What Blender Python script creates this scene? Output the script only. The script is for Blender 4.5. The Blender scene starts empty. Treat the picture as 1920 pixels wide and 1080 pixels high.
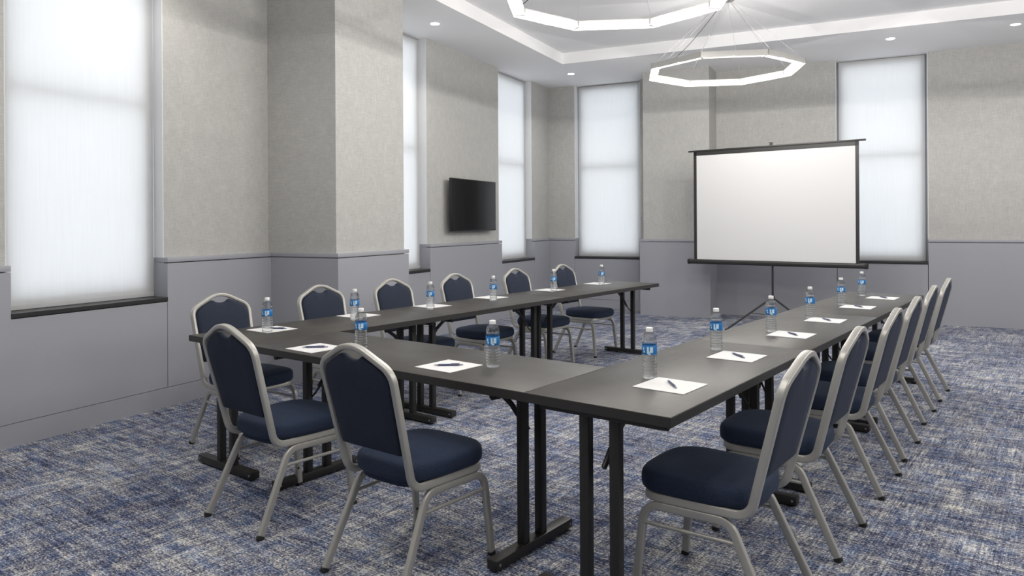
import bpy, bmesh, math, random
from math import sin, cos, pi, tan, atan2, hypot
from mathutils import Vector, Matrix
random.seed(7)
S = bpy.context.scene
COL = S.collection

# ------------------------------------------------------------------ camera
CAM_H, YAW, ROLL, FPX = 1.38, 0.4606, -0.006, 1366.5
cam_data = bpy.data.cameras.new('camera')
cam = bpy.data.objects.new('camera', cam_data)
COL.objects.link(cam)
cam_data.sensor_width = 36.0
cam_data.lens = 36.0 * FPX / 1920.0
cam_data.shift_y = -(540 - 419.2) / 1920.0
cam_data.clip_start = 0.02
cam.matrix_world = (Matrix.Translation((0, 0, CAM_H)) @ Matrix.Rotation(YAW, 4, 'Z')
                    @ Matrix.Rotation(pi / 2, 4, 'X') @ Matrix.Rotation(ROLL, 4, 'Z'))
S.camera = cam

# ------------------------------------------------------------------ view + world
S.view_settings.view_transform = 'Standard'
S.view_settings.look = 'None'
S.view_settings.gamma = 1.0
S.view_settings.use_curve_mapping = False
S.view_settings.exposure = 0.17
W = bpy.data.worlds.new('overcast_sky')
S.world = W
W.use_nodes = True
bg = W.node_tree.nodes['Background']
bg.inputs['Color'].default_value = (0.93, 0.945, 1.0, 1)
bg.inputs['Strength'].default_value = 3.25

RING_GLOW = 1.7
RING_WATT = 15.0
DOWN_GLOW = 40.0
DOWN_WATT = 34.0

# ------------------------------------------------------------------ materials
def nmat(name):
    m = bpy.data.materials.new(name)
    m.use_nodes = True
    nt = m.node_tree
    return m, nt, nt.nodes['Principled BSDF']

def node(nt, kind, **kw):
    n = nt.nodes.new(kind)
    for k, v in kw.items():
        setattr(n, k, v)
    return n

def simple(name, col, rough=0.5, metal=0.0, spec=0.5, bump=0.0, bscale=200.0):
    m, nt, b = nmat(name)
    b.inputs['Base Color'].default_value = (*col, 1)
    b.inputs['Roughness'].default_value = rough
    b.inputs['Metallic'].default_value = metal
    b.inputs['Specular IOR Level'].default_value = spec
    if bump:
        tc = node(nt, 'ShaderNodeTexCoord')
        nz = node(nt, 'ShaderNodeTexNoise')
        nz.inputs['Scale'].default_value = bscale
        bp = node(nt, 'ShaderNodeBump')
        bp.inputs['Strength'].default_value = bump
        bp.inputs['Distance'].default_value = 0.002
        nt.links.new(tc.outputs['Object'], nz.inputs['Vector'])
        nt.links.new(nz.outputs['Fac'], bp.inputs['Height'])
        nt.links.new(bp.outputs['Normal'], b.inputs['Normal'])
    return m

def emit(name, col, strength):
    m = bpy.data.materials.new(name)
    m.use_nodes = True
    nt = m.node_tree
    nt.nodes.clear()
    e = node(nt, 'ShaderNodeEmission')
    e.inputs['Color'].default_value = (*col, 1)
    e.inputs['Strength'].default_value = strength
    o = node(nt, 'ShaderNodeOutputMaterial')
    nt.links.new(e.outputs[0], o.inputs[0])
    return m

def ramp(nt, stops):
    r = node(nt, 'ShaderNodeValToRGB')
    el = r.color_ramp.elements
    while len(el) > 1:
        el.remove(el[-1])
    el[0].position = stops[0][0]
    el[0].color = (*stops[0][1], 1)
    for p, c in stops[1:]:
        e = el.new(p)
        e.color = (*c, 1)
    return r

def mapped_noise(nt, vec, scale, rotz=0.0, detail=2.0, rough=0.5, base=1.0):
    mp = node(nt, 'ShaderNodeMapping')
    mp.inputs['Rotation'].default_value = (0, 0, rotz)
    mp.inputs['Scale'].default_value = scale
    nz = node(nt, 'ShaderNodeTexNoise')
    nz.inputs['Scale'].default_value = base
    nz.inputs['Detail'].default_value = detail
    nz.inputs['Roughness'].default_value = rough
    nt.links.new(vec, mp.inputs['Vector'])
    nt.links.new(mp.outputs[0], nz.inputs['Vector'])
    return nz.outputs['Fac']

def mth(nt, op, a, b=None, c=None, clamp=False):
    n = node(nt, 'ShaderNodeMath', operation=op)
    n.use_clamp = clamp
    for i, v in enumerate((a, b, c)):
        if v is None:
            continue
        if isinstance(v, (int, float)):
            n.inputs[i].default_value = v
        else:
            nt.links.new(v, n.inputs[i])
    return n.outputs[0]

PHI = 0.2003          # turn of the table group against the room

def make_wallpaper():
    m, nt, b = nmat('linen_wallpaper')
    tc = node(nt, 'ShaderNodeTexCoord')
    v = tc.outputs['Object']
    # warp: long vertical threads, weft: long horizontal threads
    a = mapped_noise(nt, v, (150, 150, 14), detail=3, rough=0.6)
    c = mapped_noise(nt, v, (16, 16, 170), detail=3, rough=0.6)
    d = mapped_noise(nt, v, (9, 9, 7), detail=4, rough=0.6)
    s = mth(nt, 'ADD', a, c)
    s = mth(nt, 'MULTIPLY_ADD', d, 0.5, s)          # ~1.25 mean
    f = mth(nt, 'MULTIPLY_ADD', s, 1.3, -1.15, clamp=True)
    r = ramp(nt, [(0.0, (0.375, 0.372, 0.360)), (0.5, (0.440, 0.437, 0.423)), (1.0, (0.520, 0.517, 0.502))])
    nt.links.new(f, r.inputs[0])
    nt.links.new(r.outputs[0], b.inputs['Base Color'])
    b.inputs['Roughness'].default_value = 0.75
    b.inputs['Specular IOR Level'].default_value = 0.25
    bp = node(nt, 'ShaderNodeBump')
    bp.inputs['Strength'].default_value = 0.15
    bp.inputs['Distance'].default_value = 0.001
    nt.links.new(s, bp.inputs['Height'])
    nt.links.new(bp.outputs[0], b.inputs['Normal'])
    return m

def make_carpet():
    m, nt, b = nmat('heathered_carpet')
    tc = node(nt, 'ShaderNodeTexCoord')
    turn = node(nt, 'ShaderNodeMapping')
    turn.inputs['Rotation'].default_value = (0, 0, PHI)
    nt.links.new(tc.outputs['Object'], turn.inputs['Vector'])
    v = turn.outputs[0]
    rot = 0.0
    # long threads both ways, patches of each, and tuft speckle
    su = mapped_noise(nt, v, (75, 6, 1), rot, 4, 0.7)
    sv = mapped_noise(nt, v, (6, 75, 1), rot, 4, 0.7)
    mu = mapped_noise(nt, v, (17, 4, 1), rot, 4, 0.7)
    mv = mapped_noise(nt, v, (3.5, 20, 1), rot, 4, 0.7)
    patch = mapped_noise(nt, v, (2.0, 2.6, 1), rot, 3, 0.55)
    big = mapped_noise(nt, v, (1.1, 0.9, 1), rot, 2, 0.5)
    tuft = mapped_noise(nt, v, (75, 110, 1), rot, 3, 0.85)
    hue = mapped_noise(nt, v, (7, 11, 1), rot, 5, 0.8)
    def cen(x, k):
        return mth(nt, 'MULTIPLY', mth(nt, 'SUBTRACT', x, 0.5), k)
    sel = mth(nt, 'MULTIPLY_ADD', mth(nt, 'SUBTRACT', patch, 0.5), 6.0, 0.5, clamp=True)
    inv = mth(nt, 'SUBTRACT', 1.0, sel)
    st = mth(nt, 'ADD', mth(nt, 'MULTIPLY', cen(su, 0.9), sel), mth(nt, 'MULTIPLY', cen(sv, 0.9), inv))
    md = mth(nt, 'ADD', cen(mu, 0.65), cen(mv, 0.75))
    lu = mapped_noise(nt, v, (1.6, 210, 1), rot, 2, 0.5)
    lv = mapped_noise(nt, v, (210, 1.6, 1), rot, 2, 0.5)
    val = mth(nt, 'ADD', st, md)
    val = mth(nt, 'ADD', val, mth(nt, 'ADD', cen(lu, 0.42), cen(lv, 0.42)))
    val = mth(nt, 'ADD', val, cen(patch, 0.30))
    val = mth(nt, 'ADD', val, cen(big, 0.30))
    val = mth(nt, 'ADD', val, cen(tuft, 2.0))
    val = mth(nt, 'ADD', val, 0.515, clamp=True)
    r1 = ramp(nt, [(0.12, (0.010, 0.012, 0.026)), (0.34, (0.058, 0.067, 0.126)), (0.50, (0.162, 0.170, 0.222)),
                   (0.64, (0.384, 0.378, 0.378)), (0.88, (0.820, 0.804, 0.732))])
    r2 = ramp(nt, [(0.12, (0.010, 0.014, 0.042)), (0.38, (0.058, 0.086, 0.180)), (0.60, (0.156, 0.202, 0.318)),
                   (0.88, (0.600, 0.624, 0.684))])
    nt.links.new(val, r1.inputs[0])
    nt.links.new(val, r2.inputs[0])
    mx = node(nt, 'ShaderNodeMix', data_type='RGBA')
    hs = mth(nt, 'MULTIPLY_ADD', mth(nt, 'SUBTRACT', hue, 0.5), 6.0, 0.30, clamp=True)
    nt.links.new(hs, mx.inputs[0])
    nt.links.new(r1.outputs[0], mx.inputs[6])
    nt.links.new(r2.outputs[0], mx.inputs[7])
    nt.links.new(mx.outputs[2], b.inputs['Base Color'])
    b.inputs['Roughness'].default_value = 0.95
    b.inputs['Specular IOR Level'].default_value = 0.1
    bp = node(nt, 'ShaderNodeBump')
    bp.inputs['Strength'].default_value = 0.4
    bp.inputs['Distance'].default_value = 0.004
    nt.links.new(val, bp.inputs['Height'])
    nt.links.new(bp.outputs[0], b.inputs['Normal'])
    return m

def make_laminate():
    m, nt, b = nmat('charcoal_laminate')
    tc = node(nt, 'ShaderNodeTexCoord')
    v = tc.outputs['Object']
    g = mapped_noise(nt, v, (4, 60, 4), 0, 5, 0.65)
    h = mapped_noise(nt, v, (3, 5, 3), 0, 4, 0.6)
    f = mth(nt, 'MULTIPLY_ADD', h, 0.8, mth(nt, 'MULTIPLY', g, 0.5))
    r = ramp(nt, [(0.40, (0.036, 0.034, 0.0305)), (0.62, (0.051, 0.048, 0.044)), (0.85, (0.070, 0.066, 0.060))])
    nt.links.new(f, r.inputs[0])
    nt.links.new(r.outputs[0], b.inputs['Base Color'])
    rr = mth(nt, 'MULTIPLY_ADD', g, 0.14, 0.32)
    nt.links.new(rr, b.inputs['Roughness'])
    b.inputs['Specular IOR Level'].default_value = 0.19
    return m

def make_fabric(name, col, hi, scale=260):
    m, nt, b = nmat(name)
    tc = node(nt, 'ShaderNodeTexCoord')
    v = tc.outputs['Object']
    vo = node(nt, 'ShaderNodeTexVoronoi')
    vo.inputs['Scale'].default_value = scale
    nt.links.new(v, vo.inputs['Vector'])
    r = ramp(nt, [(0.0, hi), (0.5, col), (1.0, col)])
    nt.links.new(vo.outputs['Distance'], r.inputs[0])
    nt.links.new(r.outputs[0], b.inputs['Base Color'])
    b.inputs['Roughness'].default_value = 0.82
    b.inputs['Sheen Weight'].default_value = 0.04
    b.inputs['Specular IOR Level'].default_value = 0.25
    b.inputs['Sheen Roughness'].default_value = 0.5
    b.inputs['Sheen Tint'].default_value = (0.6, 0.7, 1.0, 1)
    bp = node(nt, 'ShaderNodeBump')
    bp.inputs['Strength'].default_value = 0.25
    bp.inputs['Distance'].default_value = 0.001
    nt.links.new(vo.outputs['Distance'], bp.inputs['Height'])
    nt.links.new(bp.outputs[0], b.inputs['Normal'])
    return m

def make_blind():
    m = bpy.data.materials.new('sheer_blind_cloth')
    m.use_nodes = True
    nt = m.node_tree
    nt.nodes.clear()
    tc = node(nt, 'ShaderNodeTexCoord')
    w = mapped_noise(nt, tc.outputs['Object'], (60, 60, 2), 0, 3, 0.6)
    r = ramp(nt, [(0.3, (0.73, 0.73, 0.73)), (0.7, (0.755, 0.755, 0.755))])
    nt.links.new(w, r.inputs[0])
    d = node(nt, 'ShaderNodeBsdfDiffuse')
    t = node(nt, 'ShaderNodeBsdfTranslucent')
    nt.links.new(r.outputs[0], d.inputs[0])
    nt.links.new(r.outputs[0], t.inputs[0])
    mx = node(nt, 'ShaderNodeMixShader')
    mx.inputs[0].default_value = 0.6
    nt.links.new(d.outputs[0], mx.inputs[1])
    nt.links.new(t.outputs[0], mx.inputs[2])
    o = node(nt, 'ShaderNodeOutputMaterial')
    nt.links.new(mx.outputs[0], o.inputs[0])
    return m

def make_pane():
    m = bpy.data.materials.new('window_glass')
    m.use_nodes = True
    nt = m.node_tree
    nt.nodes.clear()
    t = node(nt, 'ShaderNodeBsdfTransparent')
    t.inputs[0].default_value = (0.93, 0.96, 0.97, 1)
    g = node(nt, 'ShaderNodeBsdfGlossy')
    g.inputs['Roughness'].default_value = 0.02
    mx = node(nt, 'ShaderNodeMixShader')
    mx.inputs[0].default_value = 0.06
    nt.links.new(t.outputs[0], mx.inputs[1])
    nt.links.new(g.outputs[0], mx.inputs[2])
    o = node(nt, 'ShaderNodeOutputMaterial')
    nt.links.new(mx.outputs[0], o.inputs[0])
    return m

def make_bottle_plastic():
    m = bpy.data.materials.new('clear_bottle_plastic')
    m.use_nodes = True
    nt = m.node_tree
    nt.nodes.clear()
    g = node(nt, 'ShaderNodeBsdfGlass')
    g.inputs['Color'].default_value = (0.97, 0.98, 0.98, 1)
    g.inputs['IOR'].default_value = 1.30
    g.inputs['Roughness'].default_value = 0.03
    t = node(nt, 'ShaderNodeBsdfTransparent')
    t.inputs[0].default_value = (0.97, 0.98, 0.985, 1)
    mx = node(nt, 'ShaderNodeMixShader')
    mx.inputs[0].default_value = 0.48
    nt.links.new(t.outputs[0], mx.inputs[1])
    nt.links.new(g.outputs[0], mx.inputs[2])
    o = node(nt, 'ShaderNodeOutputMaterial')
    nt.links.new(mx.outputs[0], o.inputs[0])
    return m

M = dict(
    wallpaper=make_wallpaper(), carpet=make_carpet(), laminate=make_laminate(),
    seatcloth=make_fabric('navy_seat_fabric', (0.020, 0.031, 0.060), (0.036, 0.052, 0.094)),
    backcloth=make_fabric('navy_back_fabric', (0.018, 0.024, 0.042), (0.028, 0.036, 0.060)),
    blind=make_blind(), pane=make_pane(), bottle=make_bottle_plastic(),
    wainscot=simple('grey_panel_paint', (0.325, 0.333, 0.368), 0.45, bump=0.03, bscale=60),
    ceiling=simple('ceiling_paint', (0.90, 0.90, 0.91), 0.85, spec=0.2, bump=0.03, bscale=90),
    reveal=simple('reveal_paint', (0.70, 0.71, 0.73), 0.6),
    sill=simple('dark_stone_sill', (0.022, 0.023, 0.024), 0.35, bump=0.05, bscale=80),
    frame=simple('window_frame_paint', (0.28, 0.29, 0.31), 0.5),
    tube=simple('champagne_metal', (0.43, 0.42, 0.392), 0.36, metal=0.35, bump=0.03, bscale=900),
    black=simple('black_steel', (0.018, 0.017, 0.016), 0.42, bump=0.03, bscale=300),
    rubber=simple('black_rubber', (0.012, 0.012, 0.012), 0.7),
    bolt=simple('steel_bolt', (0.45, 0.45, 0.45), 0.35, metal=0.9),
    edge=simple('dark_edge_band', (0.030, 0.028, 0.026), 0.38, bump=0.04, bscale=120),
    paper=simple('white_paper', (0.70, 0.70, 0.695), 0.8, spec=0.2),
    pen=simple('slate_blue_pen', (0.055, 0.065, 0.15), 0.3),
    pengrey=simple('grey_pen_parts', (0.30, 0.30, 0.33), 0.3, metal=0.5),
    cap=simple('white_cap_plastic', (0.85, 0.85, 0.85), 0.4),
    label=simple('blue_bottle_label', (0.015, 0.17, 0.47), 0.35),
    labelpale=simple('pale_label_print', (0.55, 0.72, 0.86), 0.4),
    screenblack=simple('black_screen_case', (0.022, 0.022, 0.022), 0.38),
    screen=simple('matte_screen_cloth', (0.66, 0.66, 0.665), 0.9, spec=0.1),
    tvbody=simple('black_tv_case', (0.012, 0.012, 0.013), 0.35),
    tvpanel=simple('glossy_tv_panel', (0.003, 0.003, 0.004), 0.10, spec=0.35),
    ringmetal=simple('brushed_aluminium', (0.55, 0.54, 0.52), 0.35, metal=0.8),
    wire=simple('steel_wire', (0.40, 0.40, 0.40), 0.4, metal=0.6),
    cable=simple('black_cable', (0.02, 0.02, 0.02), 0.5),
    glow=emit('led_diffuser', (1.0, 0.965, 0.91), RING_GLOW),
    downglow=emit('downlight_lens', (1.0, 0.95, 0.88), DOWN_GLOW),
)

# ------------------------------------------------------------------ mesh helpers
class MB:
    """collects vertices and faces for one mesh object"""
    def __init__(self):
        self.v, self.f = [], []

    def add(self, vs, fs):
        o = len(self.v)
        self.v += [tuple(p) for p in vs]
        self.f += [tuple(i + o for i in f) for f in fs]
        return self

    def box(self, a, b, bev=0.0, mat=None):
        bm = bmesh.new()
        bmesh.ops.create_cube(bm, size=1.0)
        c = [(a[i] + b[i]) / 2 for i in range(3)]
        d = [abs(b[i] - a[i]) for i in range(3)]
        for q in bm.verts:
            q.co = Vector((c[0] + q.co.x * d[0], c[1] + q.co.y * d[1], c[2] + q.co.z * d[2]))
        if bev:
            bmesh.ops.bevel(bm, geom=bm.edges[:] + bm.verts[:], offset=bev, segments=2, affect='EDGES', profile=0.5)
        if mat is not None:
            bmesh.ops.transform(bm, matrix=mat, verts=bm.verts)
        bm.verts.index_update()
        vs = [q.co.copy() for q in bm.verts]
        fs = [[q.index for q in f.verts] for f in bm.faces]
        bm.free()
        return self.add(vs, fs)

    def sweep(self, path, sec, closed=False, ref=(0, 0, 1), cap=True):
        """sec: list of (a, b) offsets; a along the side vector, b along the ref-like vector"""
        P = [Vector(p) for p in path]
        n = len(P)
        tang = []
        for i in range(n):
            if closed:
                t = P[(i + 1) % n] - P[i - 1]
            else:
                t = P[min(i + 1, n - 1)] - P[max(i - 1, 0)]
            tang.append(t.normalized())
        up = Vector(ref)
        up = (up - tang[0] * up.dot(tang[0])).normalized()
        ups = [up]
        for i in range(1, n):
            q = tang[i - 1].rotation_difference(tang[i])
            u = q @ ups[-1]
            u = (u - tang[i] * u.dot(tang[i])).normalized()
            ups.append(u)
        vs, fs = [], []
        k = len(sec)
        for i in range(n):
            side = tang[i].cross(ups[i]).normalized()
            # keep section width through sharp turns
            for a, b in sec:
                vs.append(P[i] + side * a + ups[i] * b)
        m = n if closed else n - 1
        for i in range(m):
            j = (i + 1) % n
            for s in range(k):
                t = (s + 1) % k
                fs.append((i * k + s, i * k + t, j * k + t, j * k + s))
        if cap and not closed:
            fs.append(tuple(reversed(range(k))))
            fs.append(tuple((n - 1) * k + s for s in range(k)))
        return self.add(vs, fs)

    def tube(self, path, r, seg=10, closed=False, ref=(0, 0, 1)):
        d = (Vector(path[1]) - Vector(path[0])).normalized()
        rf = Vector(ref)
        if abs(d.dot(rf)) > 0.95:
            rf = Vector((1, 0, 0)) if abs(d.x) < 0.9 else Vector((0, 1, 0))
        return self.sweep(path, circ(r, seg), closed, rf)

    def lathe(self, prof, seg=24, c=(0, 0, 0), axis='Z', capb=True, capt=True):
        vs, fs = [], []
        for r, z in prof:
            for s in range(seg):
                a = 2 * pi * s / seg
                p = (r * cos(a), r * sin(a), z)
                if axis == 'X':
                    p = (p[2], p[0], p[1])
                if axis == 'Y':
                    p = (p[0], p[2], p[1])
                vs.append((p[0] + c[0], p[1] + c[1], p[2] + c[2]))
        for i in range(len(prof) - 1):
            for s in range(seg):
                t = (s + 1) % seg
                fs.append((i * seg + s, i * seg + t, (i + 1) * seg + t, (i + 1) * seg + s))
        if capb:
            fs.append(tuple(reversed(range(seg))))
        if capt:
            fs.append(tuple((len(prof) - 1) * seg + s for s in range(seg)))
        return self.add(vs, fs)

    def prism(self, outline, z0, z1):
        n = len(outline)
        vs = [(x, y, z0) for x, y in outline] + [(x, y, z1) for x, y in outline]
        fs = [tuple(reversed(range(n))), tuple(range(n, 2 * n))]
        for i in range(n):
            j = (i + 1) % n
            fs.append((i, j, n + j, n + i))
        return self.add(vs, fs)

    def pillow(self, outline, front, back, fmap, centre=(0, 0)):
        """closed cushion: rings of a scaled 2-D outline; front/back: lists of (scale, offset)"""
        n = len(outline)
        rings = list(reversed(back)) + list(front)
        vs, fs = [], []
        # rings from back centre to front centre (scale 0 = pole)
        idx = []
        for sc, off in rings:
            if sc == 0:
                idx.append([len(vs)])
                vs.append(fmap(centre[0], centre[1], off))
            else:
                idx.append(list(range(len(vs), len(vs) + n)))
                for x, y in outline:
                    vs.append(fmap(centre[0] + (x - centre[0]) * sc, centre[1] + (y - centre[1]) * sc, off))
        for A, B in zip(idx[:-1], idx[1:]):
            for s in range(n):
                t = (s + 1) % n
                if len(A) == 1:
                    fs.append((A[0], B[t], B[s]))
                elif len(B) == 1:
                    fs.append((A[s], A[t], B[0]))
                else:
                    fs.append((A[s], A[t], B[t], B[s]))
        return self.add(vs, fs)

    def build(self, name, mat, parent=None, smooth=40):
        me = bpy.data.meshes.new(name)
        me.from_pydata(self.v, [], self.f)
        bm = bmesh.new()
        bm.from_mesh(me)
        bmesh.ops.recalc_face_normals(bm, faces=bm.faces)
        bm.to_mesh(me)
        bm.free()
        me.materials.append(mat)
        if smooth:
            me.shade_smooth()
            me.set_sharp_from_angle(angle=math.radians(smooth))
        o = bpy.data.objects.new(name, me)
        COL.objects.link(o)
        if parent is not None:
            o.parent = parent
        return o

def circ(r, seg=10):
    return [(r * cos(2 * pi * i / seg), r * sin(2 * pi * i / seg)) for i in range(seg)]

def rrect(w, h, r, seg=3):
    out = []
    for cx, cy, a0 in ((w / 2 - r, h / 2 - r, 0), (-w / 2 + r, h / 2 - r, 90), (-w / 2 + r, -h / 2 + r, 180), (w / 2 - r, -h / 2 + r, 270)):
        for i in range(seg + 1):
            a = math.radians(a0 + 90 * i / seg)
            out.append((cx + r * cos(a), cy + r * sin(a)))
    return out

def fillet(pts, radii, seg=6, closed=False):
    """round the corners of a polyline; radii per point"""
    P = [Vector(p) for p in pts]
    n = len(P)
    out = []
    for i in range(n):
        if not closed and i in (0, n - 1):
            out.append(P[i])
            continue
        a, b, c = P[i - 1], P[i], P[(i + 1) % n]
        r = radii[i] if isinstance(radii, (list, tuple)) else radii
        u, w = (a - b), (c - b)
        lu, lw = u.length, w.length
        u.normalize()
        w.normalize()
        ang = u.angle(w)
        if r <= 0 or ang > pi - 0.01:
            out.append(b)
            continue
        t = min(r / tan(ang / 2), lu * 0.49, lw * 0.49)
        p0, p1 = b + u * t, b + w * t
        rr = t * tan(ang / 2)
        bis = (u + w).normalized()
        cen = b + bis * (rr / sin(ang / 2))
        e0, e1 = (p0 - cen).normalized(), (p1 - cen).normalized()
        tot = e0.angle(e1)
        for k in range(seg + 1):
            q = k / seg
            e = (e0 * sin((1 - q) * tot) + e1 * sin(q * tot)) / sin(tot)
            out.append(cen + e * rr)
    return out

def tag(o, label, cat, group=None, kind=None):
    o['label'] = label
    o['category'] = cat
    if group:
        o['group'] = group
    if kind:
        o['kind'] = kind
    return o

def empty(name, loc=(0, 0, 0), rz=0.0):
    o = bpy.data.objects.new(name, None)
    o.empty_display_size = 0.1
    COL.objects.link(o)
    o.location = loc
    o.rotation_euler = (0, 0, rz)
    return o

def copy_tree(o, parent=None, keep=None):
    c = o.copy()
    COL.objects.link(c)
    if parent is not None:
        c.parent = parent
    for ch in keep[o.name] if keep else []:
        copy_tree(ch, c, keep)
    return c

def kids_map():
    k = {}
    for o in bpy.data.objects:
        k.setdefault(o.name, [])
        if o.parent:
            k.setdefault(o.parent.name, []).append(o)
    return k

def struct(name, mb, mat, smooth=0, label=None, cat=None):
    o = mb.build(name, mat, None, smooth)
    o['kind'] = 'structure'
    if label:
        o['label'] = label
    if cat:
        o['category'] = cat
    return o

# ------------------------------------------------------------------ the room shell
CEIL, TRAY = 3.645, 3.80
CAPZ, SILL = 1.135, 0.835
WX, NX = -4.88, -4.83          # left wall: wallpaper face, wainscot face
WY, NY = 11.23, 11.18          # back wall
RX, FY = 5.60, -3.40           # right and front wall
TX0, TX1, TY0, TY1 = -3.955, 4.70, -2.40, 9.62
LEFT_WIN = [(-0.90, 0.24), (2.68, 3.82), (6.36, 7.50), (9.40, 10.55)]
BACK_WIN = [(-4.41, -3.30), (-0.47, 0.66)]
PIER = (4.88, 5.93, -4.07)     # y0, y1, wainscot face x
PIL = (-3.145, -2.11, 10.66)   # x0, x1, wainscot face y

struct('floor', MB().box((-5.4, FY - .2, -0.12), (RX + .2, 11.7, 0.0)), M['carpet'],
       label='blue, grey and beige heathered carpet over the whole room', cat='floor')

def split(lo, hi, holes):
    out, c = [], lo
    for a, b in sorted(holes):
        out.append((c, a))
        c = b
    out.append((c, hi))
    return out

# left wall
mb = MB()
for a, b in split(FY - .2, 11.6, LEFT_WIN):
    mb.box((-5.12, a, 0), (WX, b, 4.0))
for a, b in LEFT_WIN:
    mb.box((-5.12, a, 0), (WX, b, SILL - .03))
mb.box((-5.0, PIER[0] + .02, 0), (PIER[2] - .035, PIER[1] - .03, CEIL))
struct('wall_left', mb, M['wallpaper'], label='beige linen wallpaper wall on the left with a projecting pier', cat='wall')
# back wall
mb = MB()
for a, b in split(-4.88, RX + .2, BACK_WIN):
    mb.box((a, WY, 0), (b, 11.47, 4.0))
for a, b in BACK_WIN:
    mb.box((a, WY, 0), (b, 11.47, SILL - .03))
mb.box((PIL[0] + .045, PIL[2] + .035, 0), (PIL[1] - .01, 11.4, CEIL))
struct('wall_back', mb, M['wallpaper'], label='beige linen wallpaper wall behind the projection screen', cat='wall')
struct('wall_right', MB().box((RX, FY - .2, 0), (RX + .2, 11.6, 4.0)), M['wallpaper'])
struct('wall_front', MB().box((-5.3, FY - .2, 0), (RX + .2, FY, 4.0)), M['wallpaper'])

# ceiling: soffit round a raised tray
mb = MB()
mb.box((-5.3, FY - .2, CEIL), (TX0, 11.65, 4.05))
mb.box((TX1, FY - .2, CEIL), (RX + .2, 11.65, 4.05))
mb.box((TX0, TY1, CEIL), (TX1, 11.65, 4.05))
mb.box((TX0, FY - .2, CEIL), (TX1, TY0, 4.05))
mb.box((TX0, TY0, TRAY), (TX1, TY1, 4.05))
struct('ceiling', mb, M['ceiling'], label='white painted ceiling with a lower border round a raised tray', cat='ceiling')

# wainscot panels, base boards and caps ----------------------------------
CAPT = 0.036
def wains_left(a, b, n):
    mb = MB()
    mb.box((WX - .10, a, .148), (NX, b, CAPZ - CAPT - .007))
    o = struct('trim_%d' % n, mb, M['wainscot'])
    MB().box((WX - .10, a, CAPZ - CAPT), (NX + .003, b, CAPZ), .002).build('panel_cap', M['wainscot'], o)
    return o

tn = 1
for a, b in split(FY, NY - .001, LEFT_WIN):
    for (p, q) in ([(a, PIER[0]), (PIER[1], b)] if a < PIER[0] < b else [(a, b)]):
        # panel turns into the window reveal by 6 mm
        p2 = p + (-.006 if any(abs(p - w[1]) < .01 for w in LEFT_WIN) else 0)
        q2 = q + (.006 if any(abs(q - w[0]) < .01 for w in LEFT_WIN) else 0)
        wains_left(p2, q2, tn)
        tn += 1
# pier
mb = MB()
mb.box((WX - .02, PIER[0], .0), (PIER[2], PIER[1], CAPZ - CAPT - .007))
o = struct('trim_%d' % tn, mb, M['wainscot'], label='grey painted panelling round the projecting wall pier', cat='panelling')
MB().box((WX - .02, PIER[0] - .003, CAPZ - CAPT), (PIER[2] + .003, PIER[1] + .003, CAPZ), .002).build('panel_cap', M['wainscot'], o)
tn += 1
for a, b in split(NX, RX, BACK_WIN):
    parts = [(a, b)]
    for p, q in parts:
        mb = MB()
        q2 = q + (.006 if any(abs(q - w[0]) < .01 for w in BACK_WIN) else 0)
        p2 = p - (.006 if any(abs(p - w[1]) < .01 for w in BACK_WIN) else 0)
        mb.box((p2, NY, 0), (q2, WY + .10, CAPZ - CAPT - .007))
        o = struct('trim_%d' % tn, mb, M['wainscot'])
        MB().box((p2, NY - .003, CAPZ - CAPT), (q2, WY + .10, CAPZ), .002).build('panel_cap', M['wainscot'], o)
        tn += 1
mb = MB()
mb.box((PIL[0], PIL[2], 0), (PIL[1], NY + .02, CAPZ - CAPT - .007))
o = struct('trim_%d' % tn, mb, M['wainscot'], label='grey painted panelling round the back wall pilaster', cat='panelling')
MB().box((PIL[0] - .003, PIL[2] - .003, CAPZ - CAPT), (PIL[1] + .003, NY + .02, CAPZ), .002).build('panel_cap', M['wainscot'], o)
tn += 1
struct('trim_%d' % tn, MB().box((RX - .05, FY, 0), (RX, NY, CAPZ)), M['wainscot']); tn += 1
struct('trim_%d' % tn, MB().box((NX, FY, 0), (RX - .05, FY + .05, CAPZ)), M['wainscot']); tn += 1

mb = MB()
for p, q in ((FY + .05, PIER[0]), (PIER[1], NY)):
    mb.box((WX, p, 0), (NX + .001, q, .1445))
struct('baseboard_left', mb, M['wainscot'], label='grey base board along the foot of the left wall', cat='base board')
mb = MB()
for a, b in BACK_WIN[:1]:
    mb.box((a - .001, NY - .002, 0), (b + .05, NY + .02, .1445))
struct('baseboard_back', mb, M['wainscot'], label='grey base board below the far left blind', cat='base board')

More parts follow.
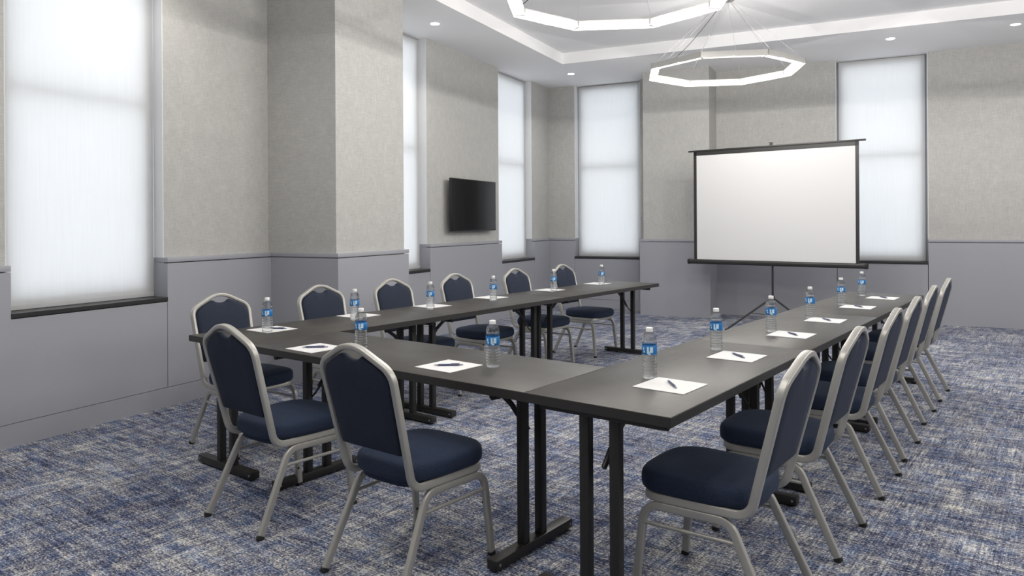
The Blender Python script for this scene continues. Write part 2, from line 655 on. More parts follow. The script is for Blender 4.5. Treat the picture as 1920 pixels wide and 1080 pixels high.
# windows ------------------------------------------------------------------
def window(n, axis, a, b, label, blind_label, marg=(.012, .012)):
    """axis 'L' = in the left wall, 'B' = in the back wall; a..b is the opening"""
    def P(s, d, z):            # s along the wall, d outward from the wallpaper face
        return (WX - d, s, z) if axis == 'L' else (s, WY + d, z)
    def bx(mb, s0, s1, d0, d1, z0, z1, bev=0):
        p, q = P(s0, d0, z0), P(s1, d1, z1)
        lo = tuple(min(p[i], q[i]) for i in range(3))
        hi = tuple(max(p[i], q[i]) for i in range(3))
        return mb.box(lo, hi, bev)
    # fixed timber frame with a meeting rail
    mb = MB()
    z0, z1 = SILL, CEIL
    for s0, s1 in ((a, a + .085), (b - .085, b)):
        bx(mb, s0, s1, .14, .20, z0, z1)
    for q0, q1 in ((z0, z0 + .08), (z1 - .09, z1), (2.275, 2.315)):
        bx(mb, a + .085, b - .085, .145, .195, q0, q1)
    w = struct('window_%d' % n, mb, M['frame'], label=label, cat='window')
    pm = MB()
    bx(pm, a + .06, b - .06, .168, .172, z0 + .05, z1 - .05)
    pm.build('window_pane', M['pane'], w, 0)
    # painted reveals above the panelling, grey below
    mb = MB()
    bx(mb, a, a + .005, .0, .14, CAPZ, CEIL)
    bx(mb, b - .005, b, .0, .14, CAPZ, CEIL)
    mb.build('window_reveal', M['reveal'], w, 0)
    mb = MB()
    bx(mb, a, a + .005, .05, .14, SILL, CAPZ)
    bx(mb, b - .005, b, .05, .14, SILL, CAPZ)
    mb.build('panel_reveal', M['wainscot'], w, 0)
    mb = MB()
    bx(mb, a + .006, b - .006, -.055, .15, SILL - .03, SILL, .002)
    mb.build('window_sill', M['sill'], w, 0)['label'] = 'dark stone sill'
    # the removable panel below the sill
    mb = MB()
    g = .014 if n == 5 else .008
    bx(mb, a + g, b - g, -.046, .0, .148 if axis == 'L' or n == 4 else .0, SILL - .036)
    if axis == 'B' and n != 5:
        pass
    mb.build('apron_panel', M['wainscot'], w, 0)
    # roller blind
    s0, s1 = a + marg[0], b - marg[1]
    o = empty('roller_blind', P((s0 + s1) / 2, .10, CEIL))
    tag(o, blind_label, 'blind', 'white roller blinds over the windows')
    base = Vector(o.location)
    def loc(mb):
        mb.v = [tuple(Vector(p) - base) for p in mb.v]
        return mb
    mb = MB()
    bx(mb, s0, s1, .100, .102, SILL + .035, CEIL - .015)
    loc(mb).build('blind_cloth', M['blind'], o, 0)
    mb = MB()
    bx(mb, s0, s1, .094, .108, SILL + .003, SILL + .036, .003)
    loc(mb).build('bottom_bar', M['blind'], o, 0)
    mb = MB()
    c0, c1 = P(s0, .125, CEIL - .03), P(s1, .125, CEIL - .03)
    mb.tube([c0, c1], .022, 14)
    loc(mb).build('roller_tube', M['reveal'], o)
    return w

window(1, 'L', *LEFT_WIN[1], label='tall window behind the nearest blind on the left',
       blind_label='tall white roller blind nearest the camera at the left edge')
window(2, 'L', *LEFT_WIN[2], label='tall window between the pier and the television',
       blind_label='narrow-looking white roller blind between the wall pier and the television')
window(3, 'L', *LEFT_WIN[3], label='tall window right of the television',
       blind_label='white roller blind just right of the television on the left wall')
window(4, 'B', *BACK_WIN[0], label='tall window in the far left corner of the back wall',
       blind_label='white roller blind in the back wall left of the pilaster', marg=(.03, .012))
window(5, 'B', *BACK_WIN[1], label='tall window behind the projection screen on the right',
       blind_label='white roller blind in the back wall right of the projection screen', marg=(.035, .03))
window(6, 'L', *LEFT_WIN[0], label='unseen tall window added to the left wall for daylight',
       blind_label='white roller blind over the unseen added window beside the camera')  # window and blind out of view, added to let in more daylight

# ------------------------------------------------------------------ ceiling lights
def downlight(x, y, label):
    o = empty('downlight', (x, y, CEIL))
    tag(o, label, 'ceiling light', 'round recessed downlights in the ceiling border')
    MB().lathe([(.046, -.001), (.060, -.004), (.064, -.0015), (.064, 0.0), (.046, .0)], 28, capb=False, capt=False).build('trim_ring', M['ceiling'], o)
    MB().lathe([(.047, -.0022), (.047, -.0008)], 28).build('light_lens', M['downglow'], o)
    ld = bpy.data.lights.new('downlight_beam', 'SPOT')
    ld.energy = DOWN_WATT
    ld.spot_size = math.radians(125)
    ld.spot_blend = 1.0
    ld.shadow_soft_size = .05
    ld.color = (1.0, .95, .88)
    lo = bpy.data.objects.new('light_source', ld)
    COL.objects.link(lo)
    lo.parent = o
    lo.location = (0, 0, -.03)

downlight(-4.43, 7.00, 'small round downlight above the television wall, left of the tray')
downlight(-4.10, 10.31, 'small round downlight in the far corner beside the tray corner')
downlight(0.20, 10.19, 'small round downlight above the projection screen blind on the right')
downlight(1.48, 10.13, 'small round downlight nearest the top right edge of the picture')
downlight(-4.43, 3.60, 'added small round downlight over the left wall outside the picture')  # from here down: downlights out of view, added to light the room
downlight(-4.43, 0.30, 'added unseen round downlight over the left wall beside the camera')
downlight(5.10, 6.50, 'added unseen round downlight over the right wall, farther from the camera')
downlight(5.10, 3.00, 'added unseen round downlight over the right wall, beside the camera')
downlight(5.10, -0.50, 'added unseen round downlight over the right wall, behind the camera')

def chandelier(x, y, z, R, label, rot=90.0, hub=None):
    """octagonal ring; z = height of the lowest diffuser edge"""
    hx, hy = hub or (x, y)
    o = empty('ring_chandelier', (x, y, z))
    tag(o, label, 'chandelier', 'octagonal ring chandeliers')
    H_in, H_out, Dp = .050, .047, .088     # inner height, outer height, bar depth
    n = 8
    V = [(R * cos(math.radians(rot + 45 * k)), R * sin(math.radians(rot + 45 * k))) for k in range(n)]
    top = H_in
    for k in range(n):
        a, b = Vector((*V[k], 0)), Vector((*V[(k + 1) % n], 0))
        t = (b - a).normalized()
        inn = Vector((-(a + b).x, -(a + b).y, 0)).normalized()
        def sec(outer, inner, zo0, zo1, zi0, zi1, tr):
            # quad section between outer and inner offset, mitred at both ends
            vs = []
            for end, sg in ((a, 1), (b, -1)):
                for off, zz in ((outer, zo0), (outer, zo1), (inner, zi1), (inner, zi0)):
                    vs.append(end + inn * off + t * sg * (off * tan(math.radians(22.5)) + tr) + Vector((0, 0, zz)))
            fs = [(0, 1, 2, 3), (7, 6, 5, 4)] + [(i, 4 + i, 4 + (i + 1) % 4, (i + 1) % 4) for i in range(4)]
            return vs, fs
        # aluminium housing: outer plate, top plate, end plates
        h = MB()
        h.add(*sec(0, .004, top - H_out, top, top - H_out, top, .0))
        h.add(*sec(.004, Dp, top - .006, top, top - .006, top, .0))
        for end, sg in ((a, 1), (b, -1)):
            vs = []
            for tr in (0.0010, .0090):
                for off, zz in ((.0, top - H_out - .002), (.0, top), (Dp + .002, top), (Dp + .004, -.005)):
                    vs.append(end + inn * off + t * sg * (off * tan(math.radians(22.5)) + tr) + Vector((0, 0, zz)))
            h.add(vs, [(0, 1, 2, 3), (7, 6, 5, 4)] + [(i, 4 + i, 4 + (i + 1) % 4, (i + 1) % 4) for i in range(4)])
        # thin lip along the lower outer edge
        h.add(*sec(0, .003, top - H_out - .010, top - H_out, top - H_out - .010, top - H_out, .0))
        seg = h.build('light_bar', M['ringmetal'], o, 0)
        d = MB()
        d.add(*sec(.005, Dp - .001, top - H_out - .001, top - .007, .0, top - .007, .010))
        d.build('diffuser', M['glow'], seg, 0)
        ld = bpy.data.lights.new('light_bar_source', 'POINT')
        ld.energy = RING_WATT
        ld.shadow_soft_size = 0.0
        ld.color = (1.0, .965, .91)
        lo = bpy.data.objects.new('light_source', ld)
        COL.objects.link(lo)
        lo.parent = seg
        lo.location = (a + b) / 2 + inn * (Dp * .6) + Vector((0, 0, -.035))
    # suspension wires from every joint to the canopy
    topz = TRAY - z
    for k in range(n):
        p = Vector((V[k][0] * .955, V[k][1] * .955, top))
        q = Vector((hx - x + V[k][0] * .05, hy - y + V[k][1] * .05, topz - .03))
        MB().tube([p, q], .0016, 6).build('wire', M['wire'], o)
    # power cable hanging in a loose curve
    p = Vector((V[2][0] * .96, V[2][1] * .96, top))
    q = Vector((hx - x - .03, hy - y, topz - .03))
    pts = []
    for i in range(15):
        s = i / 14
        c = p.lerp(q, s)
        c.z -= .10 * sin(pi * s) * (1 - .3 * s)
        pts.append(c)
    MB().tube(pts, .0035, 8).build('power_cable', M['cable'], o)
    MB().lathe([(.075, topz - .03), (.08, topz - .025), (.08, topz)], 28, c=(hx - x, hy - y, 0)).build('canopy', M['ringmetal'], o)
    return o

chandelier(-1.62, 4.97, 2.965, .84, 'large glowing octagonal ring chandelier cut off by the top of the picture', rot=88)
chandelier(-1.43, 7.97, 2.985, .83, 'whole octagonal ring chandelier hanging in front of the back wall pilaster', rot=85.5, hub=(-1.41, 8.09))
chandelier(-1.62, 1.60, 2.94, .84, 'added unseen octagonal ring chandelier overhead, left of the camera')  # this ring and those below hang out of view, added for room light
chandelier(2.35, 8.00, 2.94, .84, 'added unseen octagonal ring chandelier over the right side, farthest from the camera')
chandelier(2.35, 4.80, 2.94, .84, 'added unseen octagonal ring chandelier over the right side, middle of its row')
chandelier(2.35, 1.60, 2.94, .84, 'added unseen octagonal ring chandelier over the right side, nearest the camera')

# ------------------------------------------------------------------ table frame of reference
OX, OY = -1.181, 2.471
def T(u, v, z=0.0):
    """u runs away from the camera along the two long arms, v runs to the right"""
    return Vector((OX + u * sin(PHI) + v * cos(PHI), OY + u * cos(PHI) - v * sin(PHI), z))
def rz_for(dir_u, dir_v):
    """z rotation that turns local +y onto the given table direction"""
    d = T(dir_u, dir_v) - T(0, 0)
    return atan2(d.y, d.x) - pi / 2

TZ = 0.745
# ------------------------------------------------------------------ tables
def table(u0, v0, du, dv, label, e0=.09, e1=.09):
    """a folding table whose long side runs along u (dv=width) or along v"""
    along_u = du > dv
    L, Wd = (du, dv) if along_u else (dv, du)
    c = T(u0 + du / 2, v0 + dv / 2)
    # local x = long direction, local y = width
    if along_u:
        d = T(1, 0) - T(0, 0)
    else:
        d = T(0, 1) - T(0, 0)
    o = empty('folding_table', (c.x, c.y, 0), atan2(d.y, d.x))
    tag(o, label, 'table', 'dark folding tables set in a U shape')
    MB().box((-L / 2, -Wd / 2, TZ - .036), (L / 2, Wd / 2, TZ), .0022).build('tabletop', M['laminate'], o)
    tp = o.children
    eb = MB()
    g = .0012
    eb.box((-L / 2 - g, -Wd / 2 - g, TZ - .034), (L / 2 + g, -Wd / 2 + .001, TZ - .0022))
    eb.box((-L / 2 - g, Wd / 2 - .001, TZ - .034), (L / 2 + g, Wd / 2 + g, TZ - .0022))
    eb.box((-L / 2 - g, -Wd / 2, TZ - .034), (-L / 2 + .001, Wd / 2, TZ - .0022))
    eb.box((L / 2 - .001, -Wd / 2, TZ - .034), (L / 2 + g, Wd / 2, TZ - .0022))
    eb.build('edge_band', M['edge'], o, 0)
    for sg, e in ((-1, e0), (1, e1)):
        x = sg * (L / 2 - e)
        # T foot, welded to two posts: one folding leg
        lg = MB()
        for yy in (-.062, .062):
            lg.box((x - .019, yy - .019, .045), (x + .019, yy + .019, TZ - .058), .003)
        leg = lg.build('leg', M['black'], o, 30)
        MB().box((x - .026, -.27, .010), (x + .026, .27, .050), .003).build('foot_bar', M['black'], leg, 30)
        for yy in (-.235, .235):
            MB().lathe([(.018, 0), (.018, .011)], 14, c=(x, yy, 0)).build('glide', M['rubber'], leg)
        for yy in (-.25, .25):
            for sx in (-1, 1):
                MB().lathe([(.006, 0), (.006, .002)] if sx > 0 else [(.006, -.002), (.006, 0)], 12, c=(x + sx * .026, yy, .030), axis='X').build('bolt', M['bolt'], leg)
        # mounting rail under the top
        rl = MB()
        rl.box((x - .022, -.255, TZ - .060), (x + .022, .255, TZ - .036), .003)
        rl.tube([(x, -.262, TZ - .052), (x, .262, TZ - .052)], .013, 10, ref=(1, 0, 0))
        rl.build('mounting_rail', M['black'], o, 30)
        # folding brace: flat arm and bent rod, inward side
        br = MB()
        xi = x - sg * .26
        br.sweep([(x - sg * .018, 0, .50), (x - sg * .11, 0, .60), (xi, 0, TZ - .045)], rrect(.022, .014, .003), ref=(0, 1, 0))
        br.box((xi - .03, -.05, TZ - .052), (xi + .03, .05, TZ - .036), .002)
        br.build('brace', M['black'], o, 30)
        rd = MB()
        pts = fillet([(x, -.06, .43), (x - sg * .03, -.035, .47), (x - sg * .05, .0, .53), (x - sg * .10, .0, .585)], .03, 4)
        rd.tube(pts, .0055, 8)
        rd.build('locking_rod', M['black'], o)
    return o

RL = [(0.0, 1.555), (1.556, 3.105), (3.106, 4.905)]
LL = [(0.0, 1.54), (1.541, 3.01), (3.011, 4.79)]
VB = -1.83
table(0.002, VB + .002, .600, -VB - .004, 'dark table forming the base of the U, nearest the camera with two chairs', .185, .185)
table(RL[0][0], 0.0, RL[0][1] - RL[0][0], .598, 'dark table at the near end of the right arm, corner closest to the camera', .06, .11)
table(RL[1][0], 0.0, RL[1][1] - RL[1][0], .596, 'dark table in the middle of the right arm of the U', .11, .11)
table(RL[2][0], 0.0, RL[2][1] - RL[2][0], .596, 'dark table at the far end of the right arm, nearest the screen', .11, .11)
table(LL[0][0], VB - .60, LL[0][1] - LL[0][0], .60, 'dark table at the near end of the left arm, beside the big blind', .06, .10)
table(LL[1][0], VB - .60, LL[1][1] - LL[1][0], .60, 'dark table in the middle of the left arm of the U', .10, .12)
table(LL[2][0], VB - .60, LL[2][1] - LL[2][0], .60, 'dark table at the far end of the left arm, with an open end leg', .12, .13)

# ------------------------------------------------------------------ banquet chair
def arc_outline():
    """upholstery outline of the back in (x, z): straight bottom, crown top with a hand notch"""
    right = [(0.150, .515), (0.166, .517), (0.170, .56), (0.175, .64), (0.181, .72), (0.185, .775), (0.183, .800),
             (0.175, .822), (0.160, .842), (0.130, .861), (0.100, .875), (0.075, .887), (0.062, .891), (0.052, .889),
             (0.041, .881), (0.028, .8755), (0.014, .873)]
    pts = [(0.075, .515), (0, .515)]
    out = [(0.0, .515), (0.075, .515)] + right + [(0.0, .872)] + [(-x, z) for x, z in reversed(right)] + [(-0.075, .515)]
    return out

def back_y(z):
    return -.203 - (z - .38) * .254

def make_chair(label):
    o = empty('banquet_chair')
    sec = rrect(.022, .031, .006, 3)
    # closed hoop: crown, uprights, seat rail
    half = [((0.0, .928), .30), ((0.200, .842), .085), ((0.190, .50), .3)]
    pts, rad = [], []
    def bp(x, z):
        return (x, back_y(z), z)
    pts += [bp(0, .943)]; rad += [.16]
    pts += [bp(.200, .842)]; rad += [.075]
    pts += [bp(.183, .381)]; rad += [.065]
    pts += [(.205, .195, .381)]; rad += [.07]
    pts += [(-.205, .195, .381)]; rad += [.07]
    pts += [bp(-.183, .381)]; rad += [.065]
    pts += [bp(-.200, .842)]; rad += [.075]
    path = fillet(pts, rad, 7, closed=True)
    fr = MB().sweep(path, sec, closed=True, ref=(0, -1, 0))
    fr.build('back_frame', M['tube'], o, 50)
    # legs: front and rear of each side, meeting in the middle under the rail
    for s in (-1, 1):
        for front in (True, False):
            if front:
                p = [(s * .218, .215, .012), (s * .206, .180, .352), (s * .198, .02, .352)]
            else:
                p = [(s * .215, -.300, .012), (s * .190, -.135, .352), (s * .198, .02, .352)]
            path = fillet(p, [0, .065, 0], 7)
            lg = MB().sweep(path, sec, ref=(0, 1, 0) if front else (0, 1, 0))
            leg = lg.build('leg', M['tube'], o, 50)
            e = Vector(p[0]) - Vector(p[1])
            e.normalize()
            q = Vector(p[0])
            MB().sweep([q - e * .004, q + e * .0125], rrect(.027, .031, .008), ref=(0, 1, 0)).build('foot_cap', M['rubber'], leg)
            if front:
                a, b = Vector(p[0]), Vector(p[1])
                bu = MB()
                for t in (.25, .62):
                    c = a.lerp(b, t)
                    bu.lathe([(.006, 0), (.005, .004)] if s < 0 else [(.005, -.004), (.006, 0)], 10, c=(c.x - s * .012 - (0 if s > 0 else 0), c.y - .008, c.z), axis='X')
                bu.build('bumper', M['rubber'], leg)
        st = MB().tube([(s * .213, .193, .285), (s * .198, -.165, .285)], .0075, 10)
        st.build('stretcher', M['tube'], o)
    # seat cushion
    def sq(w0, w1, y0, y1, n=44, p=3.6):
        out = []
        for i in range(n):
            a = 2 * pi * i / n
            cx, sy = cos(a), sin(a)
            x = (abs(cx) ** (2 / p)) * (1 if cx >= 0 else -1)
            y = (abs(sy) ** (2 / p)) * (1 if sy >= 0 else -1)
            yy = (y0 + y1) / 2 + y * (y1 - y0) / 2
            w = w0 + (w1 - w0) * (yy - y0) / (y1 - y0)
            out.append((x * w, yy))
        return out
    seat = MB().pillow(sq(.198, .226, -.215, .238),
                       front=[(1.0, .420), (1.0, .440), (.988, .454), (.955, .464), (.88, .470), (.60, .476), (0, .479)],
                       back=[(.99, .405), (.955, .397), (.6, .396), (0, .396)],
                       fmap=lambda x, y, z: (x, y, z), centre=(0, .01))
    seat.build('seat', M['seatcloth'], o, 60)
    # seat pan seen from below
    MB().pillow(sq(.175, .20, -.19, .20), front=[(1, .395), (0, .395)], back=[(1, .372), (0, .372)],
                fmap=lambda x, y, z: (x, y, z)).build('seat_pan', M['seatcloth'], o, 30)
    # back upholstery
    ol = arc_outline()
    def fm(x, z, off):
        return (x, back_y(z) + off, z + off * .16)
    back = MB().pillow(ol, front=[(1.0, .004), (.988, .013), (.95, .020), (.85, .026), (.5, .030), (0, .031)],
                       back=[(1.0, -.003), (.99, -.010), (.95, -.0135), (.6, -.0145), (0, -.0145)],
                       fmap=fm, centre=(0, .70))
    back.build('backrest', M['backcloth'], o, 60)
    tag(o, label, 'chair', 'navy banquet chairs round the U of tables')
    return o

ORD = ['nearest the camera', 'second from the camera', 'third from the camera', 'fourth from the camera',
       'fifth from the camera', 'farthest from the camera']
chair_spots = []
for i, (u, vr) in enumerate([(.43, .835), (1.17, .842), (2.0, .840), (2.71, .822), (3.63, .785), (4.42, .775)]):
    chair_spots.append((u, vr - .270, 0, -1, 'navy banquet chair on the outer side of the right arm, ' + ORD[i]))
chair_spots.append((-.33 + .285, -1.405, 1, 0, 'navy banquet chair seen from behind at the base of the U, left one'))
chair_spots.append((-.33 + .272, -.51, 1, 0, 'large navy banquet chair seen from behind at the base of the U, right one'))
for i, u in enumerate([.42, 1.22, 1.94, 2.71, 3.60, 4.45]):
    chair_spots.append((u, -2.485, 0, 1, 'navy banquet chair on the wall side of the left arm, ' + ORD[i]))
proto = make_chair(chair_spots[0][4])
bpy.context.view_layer.update()
K = kids_map()
yaw_jit = [0, 0, 0, 0, 0, 0, 0, 0, 0, 0, 0, 0, 0, 0]
for i, (u, v, du, dv, lab) in enumerate(chair_spots):
    c = proto if i == 0 else copy_tree(proto, None, K)
    p = T(u, v)
    c.location = (p.x, p.y, 0)
    c.rotation_euler = (0, 0, rz_for(du, dv) + math.radians(yaw_jit[i]))
    c['label'] = lab

# ------------------------------------------------------------------ bottles
def make_bottle(label):
    o = empty('water_bottle')
    tag(o, label, 'bottle', 'water bottles standing on the tables')
    R = .031
    prof = [(.012, .006), (.020, .0015), (.0265, 0.0), (.0295, .004), (.0305, .012)]
    z = .014
    for k in range(6):                       # ribs below the label
        prof += [(R, z + .002), (R, z + .008), (R - .0022, z + .0105)]
        z += .0128
    prof += [(R, .094), (R - .001, .098), (R - .001, .134), (R, .137), (R, .146), (R - .0025, .149), (R - .001, .152)]
    for a in range(1, 9):                    # shoulder
        t = a / 8
        prof.append((R - .001 - (R - .0135) * (1 - cos(t * pi / 2)) * .98, .152 + .034 * sin(t * pi / 2)))
    prof += [(.0125, .189), (.0125, .195), (.0115, .2)]
    MB().lathe(prof, 32).build('bottle_body', M['bottle'], o, 50)
    cp = [(.0142, .1885)]
    n = 40
    vs, fs = [], []
    rings = [(.0138, .1885), (.0142, .1900), (.0142, .2030), (.0132, .2055), (.0, .2058)]
    c = MB()
    for i, (r, zz) in enumerate(rings[:-1]):
        for s in range(n):
            a = 2 * pi * s / n
            rr = r * (1.0 + (.025 if s % 2 else -.02) * (1 if 0 < i < 3 else 0))
            vs.append((rr * cos(a), rr * sin(a), zz))
    for i in range(3):
        for s in range(n):
            t = (s + 1) % n
            fs.append((i * n + s, i * n + t, (i + 1) * n + t, (i + 1) * n + s))
    fs.append(tuple(range(3 * n, 4 * n)))
    fs.append(tuple(reversed(range(n))))
    c.add(vs, fs)
    c.build('cap', M['cap'], o, 50)
    MB().lathe([(R - .0004, .098), (R + .0002, .099), (R + .0002, .134), (R - .0004, .135)], 36, capb=False, capt=False).build('label_band', M['label'], o)
    lb = o.children
    # pale print on the label, facing local -y: a block with a cut-out mark, and a wave beside it
    lab = [x for x in bpy.data.objects if x.parent == o and x.name.startswith('label_band')][0]
    pr = [MB()]
    def patch(a0, a1, z0, z1, rr=R + .0007):
        n = max(2, int(abs(a1 - a0) / 8))
        vs, fs = [], []
        for i in range(n + 1):
            a = math.radians(-90 + a0 + (a1 - a0) * i / n)
            vs += [(rr * cos(a), rr * sin(a), z0), (rr * cos(a), rr * sin(a), z1)]
        for i in range(n):
            fs.append((2 * i, 2 * i + 2, 2 * i + 3, 2 * i + 1))
        pr[0].add(vs, fs)
    for base in (0, 180):
        pr[0] = MB()
        patch(base - 20, base - 5, .103, .130)
        patch(base + 2, base + 26, .107, .130)
        patch(base - 5, base + 2, .107, .112)
        patch(base - 12, base + 8, .099, .1045)
        patch(base - 56, base - 42, .116, .127)
        patch(base - 50, base - 36, .106, .114)
        pr[0].build('label_print', M['labelpale'], lab, 0)
    return o

bottles = [
    (.517, .257, 'clear water bottle beside the nearest notepad of the right arm'),
    (1.316, .215, 'clear water bottle second along the right arm from the camera'),
    (2.083, .234, 'clear water bottle third along the right arm, in front of the screen tripod'),
    (2.823, .245, 'clear water bottle fourth along the right arm from the camera'),
    (3.763, .210, 'clear water bottle fifth along the right arm from the camera'),
    (4.592, .177, 'clear water bottle farthest along the right arm'),
    (.288, -1.260, 'clear water bottle left on the base table, above the second chair'),
    (.319, -.412, 'clear water bottle right on the base table, beside a notepad'),
    (.329, -2.148, 'clear water bottle at the near end of the left arm'),
    (.996, -2.155, 'clear water bottle second along the left arm, partly hidden by another bottle'),
    (1.723, -2.165, 'clear water bottle third along the left arm from the camera'),
    (2.455, -2.159, 'clear water bottle fourth along the left arm from the camera'),
    (3.433, -2.232, 'clear water bottle fifth along the left arm, in front of a chair back'),
    (4.292, -2.226, 'clear water bottle farthest along the left arm'),
]
bproto = make_bottle(bottles[0][2])
bpy.context.view_layer.update()
K = kids_map()
for i, (u, v, lab) in enumerate(bottles):
    c = bproto if i == 0 else copy_tree(bproto, None, K)
    p = T(u, v)
    c.location = (p.x, p.y, TZ)
    c.rotation_euler = (0, 0, atan2(-p.x, p.y) + math.radians(random.uniform(-6, 14)))
    c['label'] = lab

# ------------------------------------------------------------------ notepads and pens
def make_pen(label):
    o = empty('pen')
    tag(o, label, 'pen', 'blue pens lying on the notepads')
    r = .0048
    MB().lathe([(r * .9, -.045), (r, -.042), (r, .040), (r * .8, .048)], 14, c=(0, 0, r), axis='X').build('barrel', M['pen'], o)
    MB().lathe([(.0011, -.066), (.0022, -.060), (r * .88, -.045)], 14, c=(0, 0, r), axis='X').build('tip', M['pengrey'], o)
    MB().lathe([(r * .78, .048), (r * .6, .062), (.002, .066)], 14, c=(0, 0, r), axis='X').build('push_button', M['pengrey'], o)
    MB().box((.010, -.0016, r * 2), (.052, .0016, r * 2 + .0018), .0005).build('clip', M['pengrey'], o)
    return o

RP = 'of the right arm'
pads = [
    (.428, .392, 'white notepad closest to the camera, on the near corner of the right arm', 0),
    (1.178, .373, 'white notepad second along the right arm from the camera', 0),
    (2.007, .372, 'white notepad third along the right arm from the camera', 0),
    (2.745, .362, 'white notepad fourth along the right arm from the camera', 0),
    (3.647, .353, 'white notepad fifth along the right arm from the camera', 0),
    (4.451, .366, 'white notepad farthest along the right arm', 0),
    (.150, -1.451, 'white notepad on the base table between the two chair backs', 1),
    (.205, -.571, 'white notepad on the base table beside the right bottle', 1),
    (.410, -2.221, 'white notepad at the near end of the left arm, behind a bottle', 2),
    (1.160, -2.312, 'white notepad second along the left arm from the camera', 2),
    (1.883, -2.304, 'white notepad third along the left arm from the camera', 2),
    (2.643, -2.343, 'white notepad fourth along the left arm from the camera', 2),
    (3.500, -2.328, 'white notepad fifth along the left arm from the camera', 2),
    (4.381, -2.331, 'white notepad farthest along the left arm', 2),
]
def make_pad(label):
    o = MB().box((-.1075, -.1075, 0), (.1075, .1075, .0025), .0004).build('notepad', M['paper'], None, 0)
    tag(o, label, 'notepad', 'white notepads laid out on the tables')
    return o
pproto = make_pad(pads[0][2])
penproto = make_pen('blue pen on the notepad')
bpy.context.view_layer.update()
K = kids_map()
ang0 = atan2((T(1, 0) - T(0, 0)).y, (T(1, 0) - T(0, 0)).x)
for i, (u, v, lab, side) in enumerate(pads):
    c = pproto if i == 0 else copy_tree(pproto, None, K)
    p = T(u, v)
    c.location = (p.x, p.y, TZ + .0003)
    c.rotation_euler = (0, 0, ang0 + math.radians(random.uniform(-1.5, 1.5)))
    c['label'] = lab
    if side == 2 and u > .5:
        continue
    q = penproto if i == 0 else copy_tree(penproto, None, K)
    if side == 0:
        pu, pv, d = u + .004, v + .004, (-.111, .103)
    elif side == 1:
        pu, pv, d = u - .004, v + .0, (.079, .098)
    else:
        pu, pv, d = u + .02, v + .02, (.06, .11)
    pp = T(pu, pv)
    dd = T(*d) - T(0, 0)
    q.location = (pp.x, pp.y, TZ + .0029)
    q.rotation_euler = (0, 0, atan2(dd.y, dd.x) + math.radians(random.uniform(-5, 5)))
    q['label'] = 'blue pen on the ' + lab.replace('white ', '').replace(' from the camera', '').replace(', on the near corner of the right arm', '')

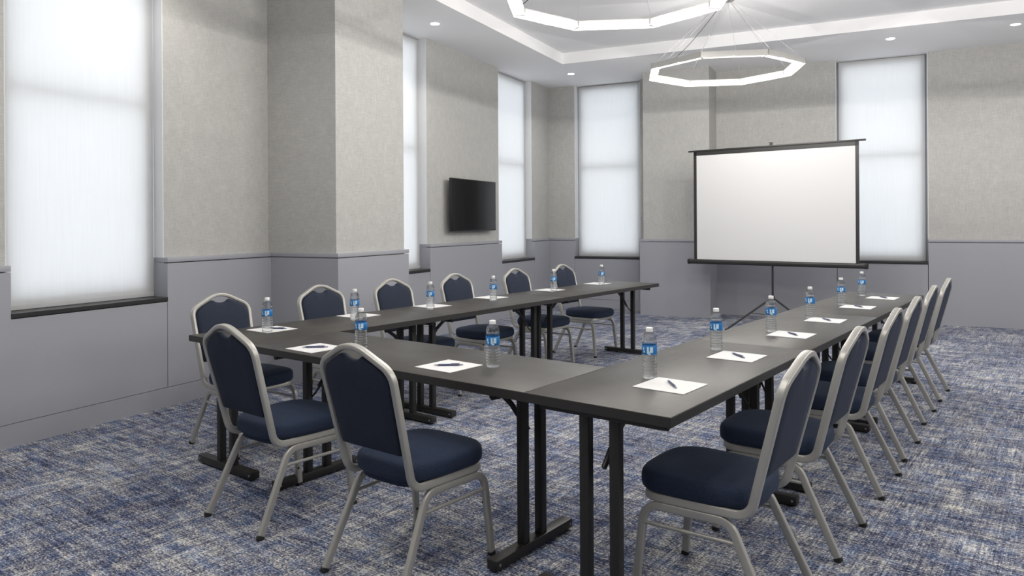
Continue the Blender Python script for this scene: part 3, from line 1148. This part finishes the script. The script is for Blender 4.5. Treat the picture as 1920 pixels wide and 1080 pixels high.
# ------------------------------------------------------------------ projection screen
def projection_screen():
    dirv = T(0, 1) - T(0, 0)
    C = Vector((-1.095, 9.727, 0)) + dirv * -.071
    o = empty('projection_screen', (C.x, C.y, 0), atan2(dirv.y, dirv.x))
    tag(o, 'white tripod projection screen with black borders before the back wall', 'projection screen')
    # local x to the right, local y away from the camera
    HW, z0, z1 = 1.035, .885, 2.335
    MB().box((-HW, -.003, z0), (HW, .0, z1)).build('screen_cloth', M['screen'], o, 0)
    bd = MB()
    bw = .040
    def strip(x0, x1, q0, q1):
        bd.box((x0, -.0045, q0), (x1, -.0028, q1))
    strip(-HW - .001, -HW + bw, z0, z1)
    strip(HW - bw, HW + .001, z0, z1)
    strip(-HW, HW, z1 - .055, z1)
    bd.build('black_border', M['screenblack'], o, 0)
    tb = MB()
    tb.box((-HW - .075, -.012, z1 - .004), (HW + .075, .012, z1 + .018), .003)
    top = tb.build('top_bar', M['screenblack'], o, 30)
    hk = MB()
    hk.lathe([(.022, z1 + .016), (.022, z1 + .03), (.010, z1 + .034), (.010, z1 + .045), (.026, z1 + .047), (.026, z1 + .055)], 16, c=(.0, .02, 0))
    hk.build('hook_knob', M['screenblack'], top)
    bc = MB()
    path = [(-HW - .062, .0, 0), (HW + .062, .0, 0)]
    secc = rrect(.085, .062, .022, 4)
    bc.sweep([(-HW - .062, .010, z0 - .032), (HW + .062, .010, z0 - .032)], [(a, b) for a, b in secc], ref=(0, 0, 1))
    cs = bc.build('case', M['screenblack'], o, 40)
    ec = MB()
    for sg in (-1, 1):
        ec.sweep([(sg * (HW + .060), .010, z0 - .032), (sg * (HW + .085), .010, z0 - .032)], rrect(.092, .068, .024, 4), ref=(0, 0, 1))
    ec.build('end_cap', M['rubber'], cs, 40)
    MB().tube([(0, .045, .16), (0, .045, z1 + .02)], .0125, 14).build('pole', M['screenblack'], o)
    for az in (218, -6, 106):
        a = math.radians(az)
        f = Vector((cos(a) * .60, .045 + sin(a) * .60, .012))
        h = Vector((cos(a) * .03, .045 + sin(a) * .03, .40))
        lg = MB().sweep([h, f], rrect(.030, .018, .003), ref=(0, 0, 1)).build('leg', M['screenblack'], o, 30)
        MB().lathe([(.013, .0), (.014, .022)], 12, c=(f.x, f.y, 0)).build('foot_cap', M['rubber'], lg)
        m = h.lerp(f, .45)
        MB().tube([(cos(a) * .012, .045 + sin(a) * .012, .19), m], .005, 8).build('strut', M['screenblack'], lg)
    hb = MB()
    hb.lathe([(.020, .385), (.026, .39), (.026, .43), (.018, .44)], 16, c=(0, .045, 0))
    hb.lathe([(.018, .17), (.022, .175), (.022, .205), (.018, .21)], 16, c=(0, .045, 0))
    hb.build('hub', M['screenblack'], o)
projection_screen()

# ------------------------------------------------------------------ television
def television():
    X = -4.765
    y0, y1, z0, z1 = 7.885, 9.095, 1.285, 1.965
    o = empty('television', (WX, (y0 + y1) / 2, (z0 + z1) / 2))
    tag(o, 'flat black television mounted on the left wall between two blinds', 'television')
    b = Vector(o.location)
    def L(mb):
        mb.v = [tuple(Vector(p) - b) for p in mb.v]
        return mb
    cs = L(MB().box((X - .030, y0, z0), (X, y1, z1), .004)).build('case', M['tvbody'], o, 30)
    L(MB().box((X - .001, y0 + .010, z0 + .018), (X + .0015, y1 - .010, z1 - .010))).build('display_panel', M['tvpanel'], o, 0)
    L(MB().box((X - .055, y0 + .30, z0 + .10), (X - .029, y1 - .30, z1 - .22), .01)).build('rear_housing', M['tvbody'], cs, 30)
    L(MB().box((WX, y0 + .42, z0 + .16), (X - .054, y1 - .42, z1 - .24), .003)).build('wall_mount', M['black'], o, 30)
television()
